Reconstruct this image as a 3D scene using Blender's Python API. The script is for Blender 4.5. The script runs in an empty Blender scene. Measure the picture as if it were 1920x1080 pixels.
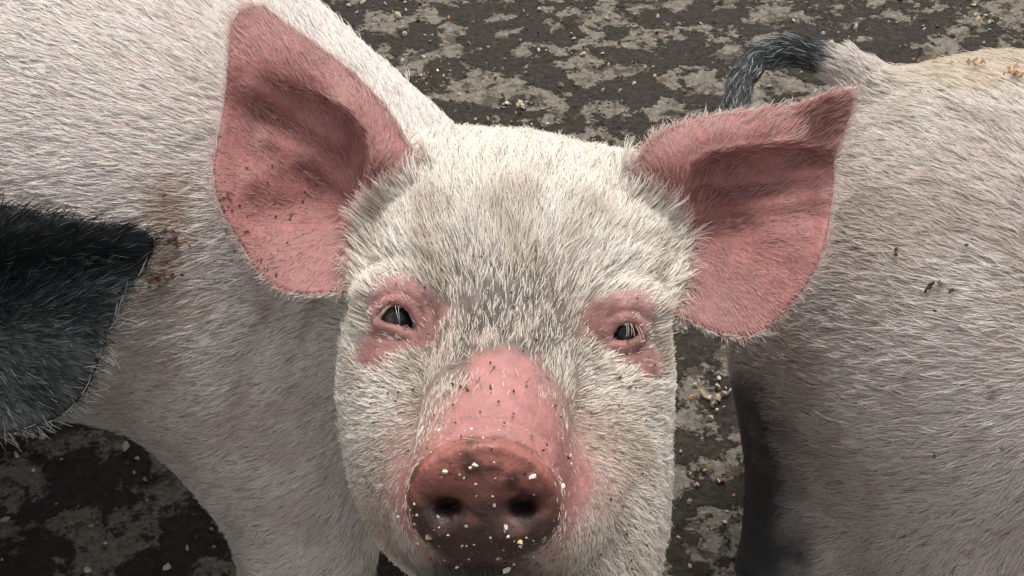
import bpy, math, random
import numpy as np
from mathutils import Matrix, Vector
from mathutils.bvhtree import BVHTree

scene = bpy.context.scene
R = math.radians
rng = np.random.default_rng(7)

# ------------------------------------------------------------------ camera
CAM_H, PITCH, FPX = 1.05, 48.0, 2059.0
cam_d = bpy.data.cameras.new('camera')
cam_d.sensor_width = 36.0
cam_d.lens = 36.0 * FPX / 1920.0
cam_d.clip_start, cam_d.clip_end = 0.02, 400
cam = bpy.data.objects.new('camera', cam_d)
cam.location = (0, 0, CAM_H)
cam.rotation_euler = (R(90 - PITCH), 0, 0)
scene.collection.objects.link(cam)
scene.camera = cam

# ------------------------------------------------------------------ light
SUN_EL, SUN_AZ = 66.0, 12.0          # azimuth measured from +Y (beyond the pigs) towards +X
world = bpy.data.worlds.new('World')
scene.world = world
world.use_nodes = True
wn = world.node_tree
bg = wn.nodes['Background']
sky = wn.nodes.new('ShaderNodeTexSky')
sky.sky_type = 'NISHITA'
sky.sun_disc = False
sky.sun_elevation = R(SUN_EL)
sky.sun_rotation = R(SUN_AZ)
sky.air_density, sky.dust_density, sky.ozone_density = 1.0, 4.0, 1.0
hs = wn.nodes.new('ShaderNodeHueSaturation')
hs.inputs['Saturation'].default_value = 0.14
wn.links.new(sky.outputs[0], hs.inputs['Color'])
wn.links.new(hs.outputs[0], bg.inputs[0])
bg.inputs[1].default_value = 0.12
sun_d = bpy.data.lights.new('sun', 'SUN')
sun_d.energy, sun_d.angle, sun_d.color = 1.3, R(26), (1.0, 0.965, 0.915)
sun = bpy.data.objects.new('sun', sun_d)
sdir = Vector((math.sin(R(SUN_AZ)) * math.cos(R(SUN_EL)), math.cos(R(SUN_AZ)) * math.cos(R(SUN_EL)), math.sin(R(SUN_EL))))
sun.rotation_euler = sdir.to_track_quat('Z', 'Y').to_euler()
sun.location = sdir * 5
scene.collection.objects.link(sun)
vs = scene.view_settings
vs.view_transform, vs.look, vs.gamma, vs.use_curve_mapping = 'Standard', 'None', 1.0, False
vs.exposure = 0.88
scene.cycles.max_bounces = 6
scene.cycles.diffuse_bounces = 4

# ------------------------------------------------------------------ frames
CP, SP = math.cos(R(PITCH)), math.sin(R(PITCH))
FW = np.array([0, CP, -SP]); UP = np.array([0, SP, CP]); RT = np.array([1., 0, 0])
CAM = np.array([0, 0, CAM_H])

def P(px, py, d):
    """the point at depth d metres seen at photo pixel (px, py)"""
    return CAM + d * ((px - 960) / FPX * RT + FW + (540 - py) / FPX * UP)

def V(x, y, z):
    """a direction given as right / up / towards the viewer"""
    return np.array(x * RT + y * UP - z * FW)

def proj(p):
    q = p - CAM
    d = q @ FW
    d = np.where(np.abs(d) < 1e-3, 1e-3, d)
    return 960 + (q @ RT) / d * FPX, 540 - (q @ UP) / d * FPX, d

# ------------------------------------------------------------------ numpy helpers
def smooth(a, b, x):
    t = np.clip((x - a) / (b - a), 0, 1)
    return t * t * (3 - 2 * t)

def nrm(v):
    return v / np.maximum(np.linalg.norm(v, axis=-1, keepdims=True), 1e-9)

def _h(i, j, k, s):
    n = (i * 374761393 + j * 668265263 + k * 2147483647 + s * 974634767) & 0xFFFFFFFF
    n = ((n ^ (n >> 13)) * 1274126177) & 0xFFFFFFFF
    return ((n ^ (n >> 16)) & 0xFFFF) / 65535.0

def vnoise(p, scale, seed=0):
    q = p * scale
    i = np.floor(q).astype(np.int64); f = q - i; f = f * f * (3 - 2 * f)
    o = 0
    for a in (0, 1):
        for b in (0, 1):
            for c in (0, 1):
                w = (f[:, 0] if a else 1 - f[:, 0]) * (f[:, 1] if b else 1 - f[:, 1]) * (f[:, 2] if c else 1 - f[:, 2])
                o = o + w * _h(i[:, 0] + a, i[:, 1] + b, i[:, 2] + c, seed)
    return o

def fbm(p, scale, seed=0, octv=3):
    o, a, t = 0, 1, 0
    for k in range(octv):
        o = o + a * vnoise(p, scale * 2 ** k, seed + k); t += a; a *= .5
    return o / t

def poly_sd(px, py, poly):
    """signed distance to a polygon, negative inside"""
    pts = np.array(poly, float); n = len(pts)
    d = np.full(px.shape, 1e18); s = np.ones(px.shape)
    for i in range(n):
        a, b = pts[i], pts[i - 1]
        ex, ey = b - a
        wx, wy = px - a[0], py - a[1]
        t = np.clip((wx * ex + wy * ey) / (ex * ex + ey * ey), 0, 1)
        bx, by = wx - ex * t, wy - ey * t
        d = np.minimum(d, bx * bx + by * by)
        c1 = py >= a[1]; c2 = py < b[1]; c3 = ex * wy > ey * wx
        s = np.where((c1 & c2 & c3) | (~c1 & ~c2 & ~c3), -s, s)
    return s * np.sqrt(d)

def line_d(px, py, pts):
    d = np.full(px.shape, 1e18)
    for a, b in zip(pts[:-1], pts[1:]):
        ex, ey = b[0] - a[0], b[1] - a[1]
        wx, wy = px - a[0], py - a[1]
        t = np.clip((wx * ex + wy * ey) / (ex * ex + ey * ey), 0, 1)
        d = np.minimum(d, (wx - ex * t) ** 2 + (wy - ey * t) ** 2)
    return np.sqrt(d)

def chaikin(poly, n=2):
    pts = np.array(poly, float)
    for _ in range(n):
        q = np.roll(pts, -1, 0)
        pts = np.stack([.75 * pts + .25 * q, .25 * pts + .75 * q], 1).reshape(-1, 2)
    return pts

# ------------------------------------------------------------------ distance shapes
def ell(p, c, r, axes=None):
    q = p - c
    if axes is not None:
        q = q @ np.array(axes).T
    r = np.array(r)
    k0 = np.linalg.norm(q / r, axis=1); k1 = np.linalg.norm(q / (r * r), axis=1)
    return k0 * (k0 - 1) / np.maximum(k1, 1e-6)

VA = (RT, UP, -FW)                      # ellipsoid axes: right, up, towards the viewer

def cone(p, a, b, ra, rb):
    a = np.array(a, float); b = np.array(b, float); ab = b - a
    t = np.clip(((p - a) @ ab) / (ab @ ab), 0, 1)
    return np.linalg.norm(p - a - t[:, None] * ab, axis=1) - (ra + (rb - ra) * t)

def chain(p, pts, rs, k=.01):
    o = None
    for i in range(len(pts) - 1):
        c = cone(p, pts[i], pts[i + 1], rs[i], rs[i + 1])
        o = c if o is None else np.minimum(o, c)
    return o

def smin(a, b, k):
    h = np.maximum(k - np.abs(a - b), 0) / k
    return np.minimum(a, b) - h * h * k * .25

def smax(a, b, k):
    return -smin(-a, -b, k)

def superdisc(p, c, axes, r, e=4):
    q = np.abs((p - c) @ np.array(axes).T)
    rad = np.sqrt((q[:, 0] / r[0]) ** 2 + (q[:, 1] / r[1]) ** 2)
    k = (rad ** e + (q[:, 2] / r[2]) ** e) ** (1 / e)
    return (k - 1) * min(r)

# ------------------------------------------------------------------ surface nets
def mesh_sdf(f, ax, ay, az):
    nx, ny, nz = len(ax), len(ay), len(az)
    B = 8
    F = np.empty((nx, ny, nz), np.float32)
    bx = [(i, min(i + B, nx)) for i in range(0, nx, B)]
    by = [(i, min(i + B, ny)) for i in range(0, ny, B)]
    bz = [(i, min(i + B, nz)) for i in range(0, nz, B)]
    cs, hd, bl = [], [], []
    for x0, x1 in bx:
        for y0, y1 in by:
            for z0, z1 in bz:
                lo = np.array([ax[x0], ay[y0], az[z0]]); hi = np.array([ax[min(x1, nx - 1)], ay[min(y1, ny - 1)], az[min(z1, nz - 1)]])
                cs.append((lo + hi) / 2); hd.append(np.linalg.norm(hi - lo) / 2); bl.append((x0, x1, y0, y1, z0, z1))
    v = f(np.array(cs)); hd = np.array(hd)
    act = np.abs(v) < hd * 1.25 + .012
    todo, sl = [], []
    for i, (x0, x1, y0, y1, z0, z1) in enumerate(bl):
        if not act[i]:
            F[x0:x1, y0:y1, z0:z1] = v[i]
        else:
            g = np.stack(np.meshgrid(ax[x0:x1], ay[y0:y1], az[z0:z1], indexing='ij'), -1).reshape(-1, 3)
            todo.append(g); sl.append(i)
    for s in range(0, len(todo), 400):
        g = np.concatenate(todo[s:s + 400])
        val = f(g); o = 0
        for t in range(s, min(s + 400, len(todo))):
            x0, x1, y0, y1, z0, z1 = bl[sl[t]]; n = len(todo[t])
            F[x0:x1, y0:y1, z0:z1] = val[o:o + n].reshape(x1 - x0, y1 - y0, z1 - z0); o += n
    S = F < 0
    cnt = np.zeros((nx - 1, ny - 1, nz - 1), np.int8)
    for a in (0, 1):
        for b in (0, 1):
            for c in (0, 1):
                cnt += S[a:nx - 1 + a, b:ny - 1 + b, c:nz - 1 + c]
    ci, cj, ck = np.nonzero((cnt > 0) & (cnt < 8))
    del cnt
    vid = np.full((nx - 1, ny - 1, nz - 1), -1, np.int32)
    vid[ci, cj, ck] = np.arange(len(ci))
    acc = np.zeros((len(ci), 3)); num = np.zeros(len(ci))
    corners = [(a, b, c) for a in (0, 1) for b in (0, 1) for c in (0, 1)]
    for A in corners:
        for Dm in range(3):
            if A[Dm]: continue
            Bc = list(A); Bc[Dm] = 1
            fa = F[ci + A[0], cj + A[1], ck + A[2]]; fb = F[ci + Bc[0], cj + Bc[1], ck + Bc[2]]
            m = (fa < 0) != (fb < 0)
            t = np.where(m, fa / np.where(m, fa - fb, 1), 0)
            pa = np.stack([ax[ci + A[0]], ay[cj + A[1]], az[ck + A[2]]], 1)
            pb = np.stack([ax[ci + Bc[0]], ay[cj + Bc[1]], az[ck + Bc[2]]], 1)
            acc += np.where(m[:, None], pa + t[:, None] * (pb - pa), 0); num += m
    verts = acc / num[:, None]
    quads = []
    for Dm in range(3):
        o1, o2 = [(1, 2), (2, 0), (0, 1)][Dm]
        s0 = [slice(1, n - 1) for n in (nx, ny, nz)]; s1 = list(s0)
        s0[Dm] = slice(0, (nx, ny, nz)[Dm] - 1); s1[Dm] = slice(1, (nx, ny, nz)[Dm])
        a = S[tuple(s0)]; b = S[tuple(s1)]
        I = list(np.nonzero(a != b)); flip = a[tuple(I)]
        off = [1, 1, 1]; off[Dm] = 0
        I = [I[k] + off[k] for k in range(3)]
        def cell(d1, d2):
            J = [x.copy() for x in I]; J[o1] -= d1; J[o2] -= d2
            return vid[J[0], J[1], J[2]]
        q = np.stack([cell(1, 1), cell(0, 1), cell(0, 0), cell(1, 0)], 1)
        q = np.where(flip[:, None], q, q[:, ::-1])
        quads.append(q)
    quads = np.concatenate(quads)
    quads = quads[(quads >= 0).all(1)]
    del F, S, vid
    for it in range(3):                     # settle the vertices on the exact surface
        e = 6e-4
        v0 = f(verts)
        g = np.stack([(f(verts + np.array(d) * e) - v0) / e for d in ((1, 0, 0), (0, 1, 0), (0, 0, 1))], 1)
        st = -v0[:, None] * g / np.maximum((g * g).sum(1), .15)[:, None]
        ln = np.linalg.norm(st, axis=1, keepdims=True)
        verts = verts + st * np.minimum(1, .0015 / np.maximum(ln, 1e-9)) * .9
    return verts, quads

def axis(*segs):
    o = []
    for a, b, s in segs:
        n = max(1, round((b - a) / s)); o.append(np.linspace(a, b, n, endpoint=False))
    o.append(np.array([segs[-1][1]]))
    return np.concatenate(o)

def build_mesh(name, verts, quads, mat, origin, cols=None, gloss=None):
    me = bpy.data.meshes.new(name)
    n, m = len(verts), len(quads)
    me.vertices.add(n); me.vertices.foreach_set('co', (verts - origin).astype(np.float32).ravel())
    me.loops.add(m * 4); me.loops.foreach_set('vertex_index', quads.astype(np.int32).ravel())
    me.polygons.add(m); me.polygons.foreach_set('loop_start', np.arange(0, m * 4, 4, dtype=np.int32))
    me.polygons.foreach_set('use_smooth', np.ones(m, bool))
    me.update(); me.validate()
    if cols is not None:
        a = me.color_attributes.new('skin', 'FLOAT_COLOR', 'POINT')
        a.data.foreach_set('color', np.concatenate([cols, np.ones((n, 1)) if gloss is None else gloss[:, None]], 1).astype(np.float32).ravel())
    me.materials.append(mat)
    o = bpy.data.objects.new(name, me)
    o.location = origin
    scene.collection.objects.link(o)
    return o

def vert_normals(verts, quads):
    a, b, c, d = (verts[quads[:, i]] for i in range(4))
    fn = np.cross(c - a, d - b)
    N = np.zeros_like(verts)
    for i in range(4):
        for k in range(3):
            N[:, k] += np.bincount(quads[:, i], fn[:, k], len(verts))
    return nrm(N)

def tag(o, label, cat, group=None, kind=None):
    if label: o['label'] = label
    if cat: o['category'] = cat
    if group: o['group'] = group
    if kind: o['kind'] = kind
    return o

# ------------------------------------------------------------------ materials
def mat(name):
    m = bpy.data.materials.new(name); m.use_nodes = True
    return m, m.node_tree.nodes, m.node_tree.links, m.node_tree.nodes['Principled BSDF']

def skin_material(name, rough=.55, sss=.25, bump=.5):
    m, n, l, b = mat(name)
    at = n.new('ShaderNodeAttribute'); at.attribute_name = 'skin'
    ge = n.new('ShaderNodeNewGeometry')
    nz = n.new('ShaderNodeTexNoise'); nz.inputs['Scale'].default_value = 120; nz.inputs['Detail'].default_value = 6
    l.new(ge.outputs['Position'], nz.inputs['Vector'])
    rp = n.new('ShaderNodeMapRange'); rp.inputs[1].default_value = .3; rp.inputs[2].default_value = .7; rp.inputs[3].default_value = .80; rp.inputs[4].default_value = 1.12
    l.new(nz.outputs['Fac'], rp.inputs[0])
    mx = n.new('ShaderNodeVectorMath'); mx.operation = 'SCALE'
    l.new(at.outputs['Color'], mx.inputs[0]); l.new(rp.outputs[0], mx.inputs['Scale'])
    l.new(mx.outputs[0], b.inputs['Base Color'])
    rm = n.new('ShaderNodeMath'); rm.operation = 'MULTIPLY'; rm.inputs[1].default_value = rough
    l.new(at.outputs['Alpha'], rm.inputs[0]); l.new(rm.outputs[0], b.inputs['Roughness'])
    b.inputs['Specular IOR Level'].default_value = .35
    b.inputs['Subsurface Weight'].default_value = sss
    b.inputs['Subsurface Radius'].default_value = (1, .35, .25)
    b.inputs['Subsurface Scale'].default_value = .004
    vo = n.new('ShaderNodeTexVoronoi'); vo.inputs['Scale'].default_value = 420
    l.new(ge.outputs['Position'], vo.inputs['Vector'])
    n2 = n.new('ShaderNodeTexNoise'); n2.inputs['Scale'].default_value = 260; n2.inputs['Detail'].default_value = 5
    l.new(ge.outputs['Position'], n2.inputs['Vector'])
    ad = n.new('ShaderNodeMath'); ad.operation = 'MULTIPLY_ADD'; ad.inputs[1].default_value = .5
    l.new(vo.outputs['Distance'], ad.inputs[0]); l.new(n2.outputs['Fac'], ad.inputs[2])
    bp = n.new('ShaderNodeBump'); bp.inputs['Strength'].default_value = bump; bp.inputs['Distance'].default_value = .0012
    l.new(ad.outputs[0], bp.inputs['Height']); l.new(bp.outputs[0], b.inputs['Normal'])
    return m

def hair_material(name, rough=.45, trans=.0, spec=.5):
    m, n, l, b = mat(name)
    at = n.new('ShaderNodeAttribute'); at.attribute_name = 'tint'
    l.new(at.outputs['Color'], b.inputs['Base Color'])
    b.inputs['Roughness'].default_value = rough
    b.inputs['Specular IOR Level'].default_value = spec
    tr = n.new('ShaderNodeBsdfTranslucent'); l.new(at.outputs['Color'], tr.inputs[0])
    ms = n.new('ShaderNodeMixShader'); ms.inputs[0].default_value = trans
    l.new(b.outputs[0], ms.inputs[1]); l.new(tr.outputs[0], ms.inputs[2])
    l.new(ms.outputs[0], n['Material Output'].inputs[0])
    return m

M_SKIN = skin_material('pig_skin')
M_DARKSKIN = skin_material('dark_pig_skin', .6, 0, .4)
M_HAIR = hair_material('white_bristle', .33, .3)
M_DARKHAIR = hair_material('black_bristle', .5, 0, .12)

def plain(name, col, rough, spec=.5, var=0, scale=200):
    m, n, l, b = mat(name)
    b.inputs['Roughness'].default_value = rough
    b.inputs['Specular IOR Level'].default_value = spec
    if var:
        ge = n.new('ShaderNodeNewGeometry')
        nz = n.new('ShaderNodeTexNoise'); nz.inputs['Scale'].default_value = scale
        l.new(ge.outputs['Position'], nz.inputs['Vector'])
        cr = n.new('ShaderNodeValToRGB')
        cr.color_ramp.elements[0].position = .3; cr.color_ramp.elements[1].position = .7
        cr.color_ramp.elements[0].color = tuple(c * (1 - var) for c in col) + (1,)
        cr.color_ramp.elements[1].color = tuple(min(1, c * (1 + var)) for c in col) + (1,)
        l.new(nz.outputs['Fac'], cr.inputs[0]); l.new(cr.outputs[0], b.inputs['Base Color'])
    else:
        b.inputs['Base Color'].default_value = (*col, 1)
    return m

# ------------------------------------------------------------------ fur
def make_fur(name, parent, verts, quads, N, density, params, material, seed):
    """density(p, n) hairs per square cm; params(p, n) -> length, flow, lift, radius, root colour, tip colour, clump size, clump pull"""
    r = np.random.default_rng(seed)
    tri = np.concatenate([quads[:, [0, 1, 2]], quads[:, [0, 2, 3]]])
    a, b, c = verts[tri[:, 0]], verts[tri[:, 1]], verts[tri[:, 2]]
    area = np.linalg.norm(np.cross(b - a, c - a), axis=1) / 2
    ctr = (a + b + c) / 3
    nn = nrm(N[tri[:, 0]] + N[tri[:, 1]] + N[tri[:, 2]])
    ea = np.concatenate([quads[:, [i, (i + 1) % 4]] for i in range(4)])
    dv = verts[ea[:, 1]] - verts[ea[:, 0]]
    ke = ((N[ea[:, 1]] - N[ea[:, 0]]) * dv).sum(1) / np.maximum((dv * dv).sum(1), 1e-8)
    cnt = np.maximum(np.bincount(ea[:, 0], minlength=len(verts)), 1)
    kap = np.bincount(ea[:, 0], np.clip(ke, -150, 150), len(verts)) / cnt
    for _ in range(4):
        kap = .5 * kap + .5 * np.bincount(ea[:, 0], kap[ea[:, 1]], len(verts)) / cnt
    hollow = np.clip(-kap, 0, 120)               # how concave the skin is: hair stands off hollows instead of sinking in
    ex = density(ctr, nn) * area * 1e4
    k = np.floor(ex + r.random(len(ex))).astype(int)
    idx = np.repeat(np.arange(len(tri)), k)
    u, v = r.random(len(idx)), r.random(len(idx))
    fl = u + v > 1; u[fl] = 1 - u[fl]; v[fl] = 1 - v[fl]
    w = np.stack([1 - u - v, u, v], 1)
    T = tri[idx]
    p = (verts[T] * w[:, :, None]).sum(1)
    n = nrm((N[T] * w[:, :, None]).sum(1))
    L, flow, lift, rad, c0, c1, cs, pull = params(p, n, r)
    m = len(p)
    t = flow - (flow * n).sum(1, keepdims=True) * n
    t = nrm(t)
    side = np.cross(n, t)
    ang = r.normal(0, .09, m)[:, None]
    t = nrm(t + ang * side)
    hol = (hollow[T] * w).sum(1)
    lift = (lift * r.uniform(.6, 1.4, m) + np.clip(1.25 * hol * L, 0, 1.1))[:, None]
    L = (L * r.uniform(.65, 1.2, m))[:, None]
    bend = r.normal(0, .05, m)[:, None]
    S = np.array([0, .28, .55, .8, 1.0])
    pts = np.empty((m, 5, 3))
    key = np.floor((p + r.normal(0, .15, p.shape) * cs) / cs).astype(np.int64)
    key -= key.min(0); kk = (key[:, 0] * 4096 + key[:, 1]) * 4096 + key[:, 2]
    _, inv = np.unique(kk, return_inverse=True)
    ncl = inv.max() + 1; cn = np.bincount(inv, minlength=ncl)
    cen = np.stack([np.bincount(inv, p[:, q], ncl) / cn for q in range(3)], 1)
    off = cen[inv] - p
    off -= (off * n).sum(1, keepdims=True) * n
    # whole clumps lean a little together
    lean = r.normal(0, .12, ncl)[inv][:, None]
    liftc = np.exp(r.normal(0, .38, ncl))[inv][:, None]
    for j, s in enumerate(S):
        pts[:, j] = p - n * .0006 + L * (t * (s - .12 * s * s) + n * lift * liftc * (s * 1.0 - .55 * s * s) + side * (bend + lean) * s * s) + off * (pull[:, None] * s ** 1.4)
    hc = bpy.data.hair_curves.new(name)
    hc.add_curves([5] * m)
    org = np.array(parent.location)
    hc.attributes['position'].data.foreach_set('vector', (pts - org).astype(np.float32).ravel())
    ra = hc.attributes.new('radius', 'FLOAT', 'POINT')
    prof = np.array([1.0, 1.0, .85, .6, .22])
    ra.data.foreach_set('value', (rad[:, None] * r.uniform(.75, 1.25, m)[:, None] * prof).astype(np.float32).ravel())
    ca = hc.attributes.new('tint', 'FLOAT_COLOR', 'POINT')
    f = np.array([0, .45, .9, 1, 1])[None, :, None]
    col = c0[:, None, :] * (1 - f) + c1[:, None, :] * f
    col = np.concatenate([np.clip(col, 0, 1), np.ones((m, 5, 1))], 2)
    ca.data.foreach_set('color', col.astype(np.float32).ravel())
    hc.materials.append(material)
    o = bpy.data.objects.new(name, hc)
    scene.collection.objects.link(o)
    o.parent = parent
    print(name, m, 'hairs')
    return o

def view_weight(p, n):
    """full density where this side of the animal is seen, thinner far outside the frame and on the far side"""
    px, py, d = proj(p)
    out = np.maximum(np.maximum(-px, px - 1920), np.maximum(-py, py - 1080))
    w = 1 - .85 * smooth(150, 420, out)
    face = (n * nrm(CAM - p)).sum(1)
    return w * (1 - .8 * smooth(.15, -.45, face) )

# ------------------------------------------------------------------ ears as cupped sheets with thickness
def rbf_fit(pts):
    pts = np.array(pts, float); X = pts[:, :2] / 100; n = len(X)
    r = np.linalg.norm(X[:, None] - X[None], axis=2)
    A = np.zeros((n + 3, n + 3)); A[:n, :n] = np.where(r > 0, r * r * np.log(r + 1e-12), 0) + np.eye(n) * .02
    A[:n, n] = A[n, :n] = 1; A[:n, n + 1:] = X; A[n + 1:, :n] = X.T
    w = np.linalg.solve(A, np.concatenate([pts[:, 2], np.zeros(3)]))
    def f(px, py):
        q = np.stack([px, py], 1) / 100
        o = w[n] + q @ w[n + 1:]
        for i in range(n):
            r2 = ((q - X[i]) ** 2).sum(1)
            o = o + w[i] * .5 * r2 * np.log(r2 + 1e-12)
        return o
    return f

class Ear:
    def __init__(self, outline, depth_pts, fold, close, fold_drop, fold_w, ridges, shift=0, reach=240, t0=None, thick=.0055):
        depth_pts = [(a, b, c + shift) for a, b, c in depth_pts]
        self.poly = chaikin(outline, 2)
        self.base = rbf_fit(depth_pts)
        self.fold, self.drop, self.fw, self.ridges, self.t = fold, fold_drop, fold_w, ridges, thick
        self.cav, self.reach, self.t0 = np.array(list(fold) + list(close), float), reach, t0
        c = self.poly.mean(0)
        self.box = (self.poly.min(0), self.poly.max(0)); self.c = c
        self.dm = np.mean([q[2] for q in depth_pts]); self.s = self.dm / FPX
    def h(self, px, py):
        o = self.base(px, py)
        sd = poly_sd(px, py, self.cav)           # negative on the hollow side of the fold
        d = line_d(px, py, self.fold)
        wt = self.t0(px, py); fw = self.fw(px, py)
        o = o + self.drop * smooth(fw, -fw, sd) * smooth(self.reach, 10, d) * wt
        o = o - self.drop * .35 * (1 - smooth(fw, -fw, sd)) * smooth(70, 0, d) * wt
        for pts, wd, am in self.ridges:
            o = o - am * np.exp(-(line_d(px, py, pts) / wd) ** 2)
        return o
    def sdf(self, p):
        px, py, d = proj(p)
        x0, y0 = self.box[0] - 60; x1, y1 = self.box[1] + 60
        bx = np.maximum(np.maximum(x0 - px, px - x1), np.maximum(y0 - py, py - y1)) * self.s
        bd = np.abs(d - self.dm) - .12
        out = np.maximum(bx, bd) + .018
        near = (bx < 0) & (bd < 0)
        if near.any():
            a, b, dd = px[near], py[near], d[near]
            h0 = self.h(a, b); e = 2.0
            gx = (self.h(a + e, b) - h0) / (e * self.s); gy = (self.h(a, b + e) - h0) / (e * self.s)
            q = np.abs(dd - h0) / np.sqrt(1 + gx * gx + gy * gy)
            s = poly_sd(a, b, self.poly) * self.s
            th = self.t * .5 * (1 + .8 * smooth(-.01, -.05, s))
            out[near] = smax(q - th, s, .004)
        return out

# ================================================================== the pink nosed pig (centre)
EL = Ear(
    [(455, 14), (487, 8), (515, 24), (560, 60), (620, 100), (680, 150), (730, 205), (765, 260), (784, 300), (790, 350), (760, 420),
     (730, 480), (690, 530), (640, 548), (600, 553), (555, 555), (515, 540), (480, 510), (447, 452), (415, 400), (400, 350), (398, 310), (410, 240), (425, 160), (428, 80), (433, 40)],
    [(460, 15, .775), (560, 60, .775), (680, 150, .770), (765, 260, .765), (780, 320, .755), (720, 300, .757), (640, 190, .762), (540, 100, .768),
     (430, 80, .765), (425, 160, .757), (410, 240, .748), (398, 320, .742), (420, 410, .738), (480, 510, .735), (555, 553, .735), (630, 540, .742),
     (500, 300, .768), (560, 330, .778), (620, 330, .782), (540, 220, .778), (600, 430, .768), (520, 440, .755), (680, 420, .772), (740, 420, .77)],
    [(470, 122), (560, 150), (620, 182), (662, 214), (688, 252), (694, 300), (688, 345), (670, 385), (648, 430)], [(600, 660), (300, 660), (300, 60)],
      .017, lambda px, py: 9 + 14 * smooth(300, 400, py) + 20 * smooth(200, 130, py),
    [([(470, 165), (550, 205), (640, 262)], 22, .0050), ([(500, 262), (580, 300), (665, 352)], 20, .0045), ([(470, 345), (560, 375), (640, 420)], 22, .003)], shift=-.022, t0=lambda px, py: smooth(112, 235, py) * smooth(455, 370, py))
ER = Ear(
    [(1604, 182), (1592, 167), (1560, 170), (1500, 195), (1420, 205), (1330, 215), (1260, 235), (1212, 265), (1185, 310), (1175, 370), (1200, 440), (1230, 520),
     (1255, 580), (1295, 605), (1335, 624), (1380, 636), (1425, 626), (1470, 590), (1510, 542), (1545, 480), (1560, 400), (1566, 330), (1563, 297), (1590, 235)],
    [(1600, 180, .744), (1560, 172, .742), (1480, 198, .758), (1400, 207, .768), (1300, 222, .766), (1220, 262, .760), (1190, 320, .755), (1250, 310, .753), (1330, 255, .755), (1440, 235, .755), (1545, 235, .760),
     (1566, 320, .752), (1558, 400, .744), (1540, 490, .738), (1490, 570, .735), (1425, 625, .735), (1370, 635, .735), (1300, 600, .742),
     (1400, 330, .775), (1340, 360, .782), (1330, 440, .779), (1440, 420, .765), (1400, 520, .755), (1330, 540, .757), (1240, 450, .775), (1500, 360, .762)],
    [(1612, 305), (1590, 300), (1545, 285), (1493, 271), (1404, 279), (1329, 292), (1300, 312), (1290, 360), (1286, 410), (1284, 470)], [(1270, 700), (1700, 700), (1700, 320)],
    .0145, lambda px, py: 15 + 26 * smooth(310, 400, py) + 8 * smooth(1480, 1560, px),
    [([(1310, 340), (1420, 335), (1540, 325)], 17, .0045), ([(1300, 408), (1420, 392), (1540, 372)], 18, .005), ([(1300, 470), (1380, 460), (1500, 430)], 18, .0025),
     ([(1520, 262), (1560, 255)], 16, -.004)], shift=-.016, t0=lambda px, py: smooth(500, 400, py) * (.72 + .28 * smooth(1420, 1520, px)))

AXN = [V(1, 0, 0), nrm(V(.0, .88, .475)), nrm(V(-.0, -.475, .88))]
NOSE_C = P(907, 944, .563)
EYE_L = [(711, 594), (726, 579), (744, 573), (760, 579), (770, 594), (778, 619), (758, 612), (738, 607), (722, 603)]
EYE_R = [(1148, 637), (1153, 621), (1162, 611), (1176, 608), (1188, 613), (1195, 624), (1188, 634), (1174, 638)]

DISC = chaikin([(762, 925), (770, 885), (798, 850), (838, 829), (885, 819), (942, 821), (998, 841), (1034, 880), (1052, 922), (1052, 968), (1032, 1008), (1000, 1034), (958, 1050), (905, 1057), (850, 1048), (805, 1025), (774, 992), (762, 960)], 2)

def disc_sdf(p):
    px, py, d = proj(p)
    s = poly_sd(px, py, DISC)
    z = (p - NOSE_C) @ AXN[2]
    z = z - .0012 * np.exp(-((s + 16) / 10) ** 2) - .0022 * np.exp(-((px - 910) / 38) ** 2) + (fbm(p, 150, 91) - .5) * .0026
    return smax(s * .563 / FPX, np.maximum(z - .0085, -z - .030), .020)

def eye_cut(p, poly, d0, d1):
    px, py, d = proj(p)
    s = poly_sd(px, py, poly) * .66 / FPX
    return np.maximum(s, np.maximum(d0 - d, d - d1))

def head_sdf(p):
    o = ell(p, P(955, 525, .778), (.097, .104, .106), VA)                      # cranium
    o = smin(o, ell(p, P(735, 645, .748), (.031, .055, .055), VA), .030)       # cheek bones
    o = smin(o, ell(p, P(1176, 655, .748), (.027, .055, .055), VA), .030)
    o = smin(o, ell(p, P(795, 795, .742), (.053, .074, .078), VA), .030)       # cheeks
    o = smin(o, ell(p, P(1104, 815, .742), (.050, .085, .078), VA), .030)
    o = smin(o, ell(p, P(1118, 985, .745), (.044, .085, .070), VA), .030)      # jowls
    o = smin(o, ell(p, P(818, 925, .750), (.042, .056, .065), VA), .030)
    o = smin(o, cone(p, P(950, 640, .690), P(910, 905, .597), .045, .0405), .026)  # bridge of the snout
    o = smin(o, ell(p, P(935, 955, .665), (.062, .05, .06), VA), .03)          # upper lip and muzzle flesh
    o = smin(o, ell(p, P(800, 445, .802), (.055, .060, .06), VA), .030)        # ear roots
    o = smin(o, ell(p, P(1160, 480, .792), (.045, .060, .06), VA), .030)
    o = smin(o, ell(p, P(1105, 372, .805), (.050, .030, .05), VA), .030)
    o = smin(o, ell(p, P(860, 345, .810), (.040, .034, .05), VA), .030)
    o = smin(o, ell(p, P(768, 550, .700), (.030, .013, .016), VA), .018)       # brows
    o = smin(o, ell(p, P(1160, 575, .700), (.030, .013, .016), VA), .018)
    o = smin(o, cone(p, P(940, 1040, .73), P(908, 1118, .625), .050, .027), .02)  # lower jaw
    return o

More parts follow.
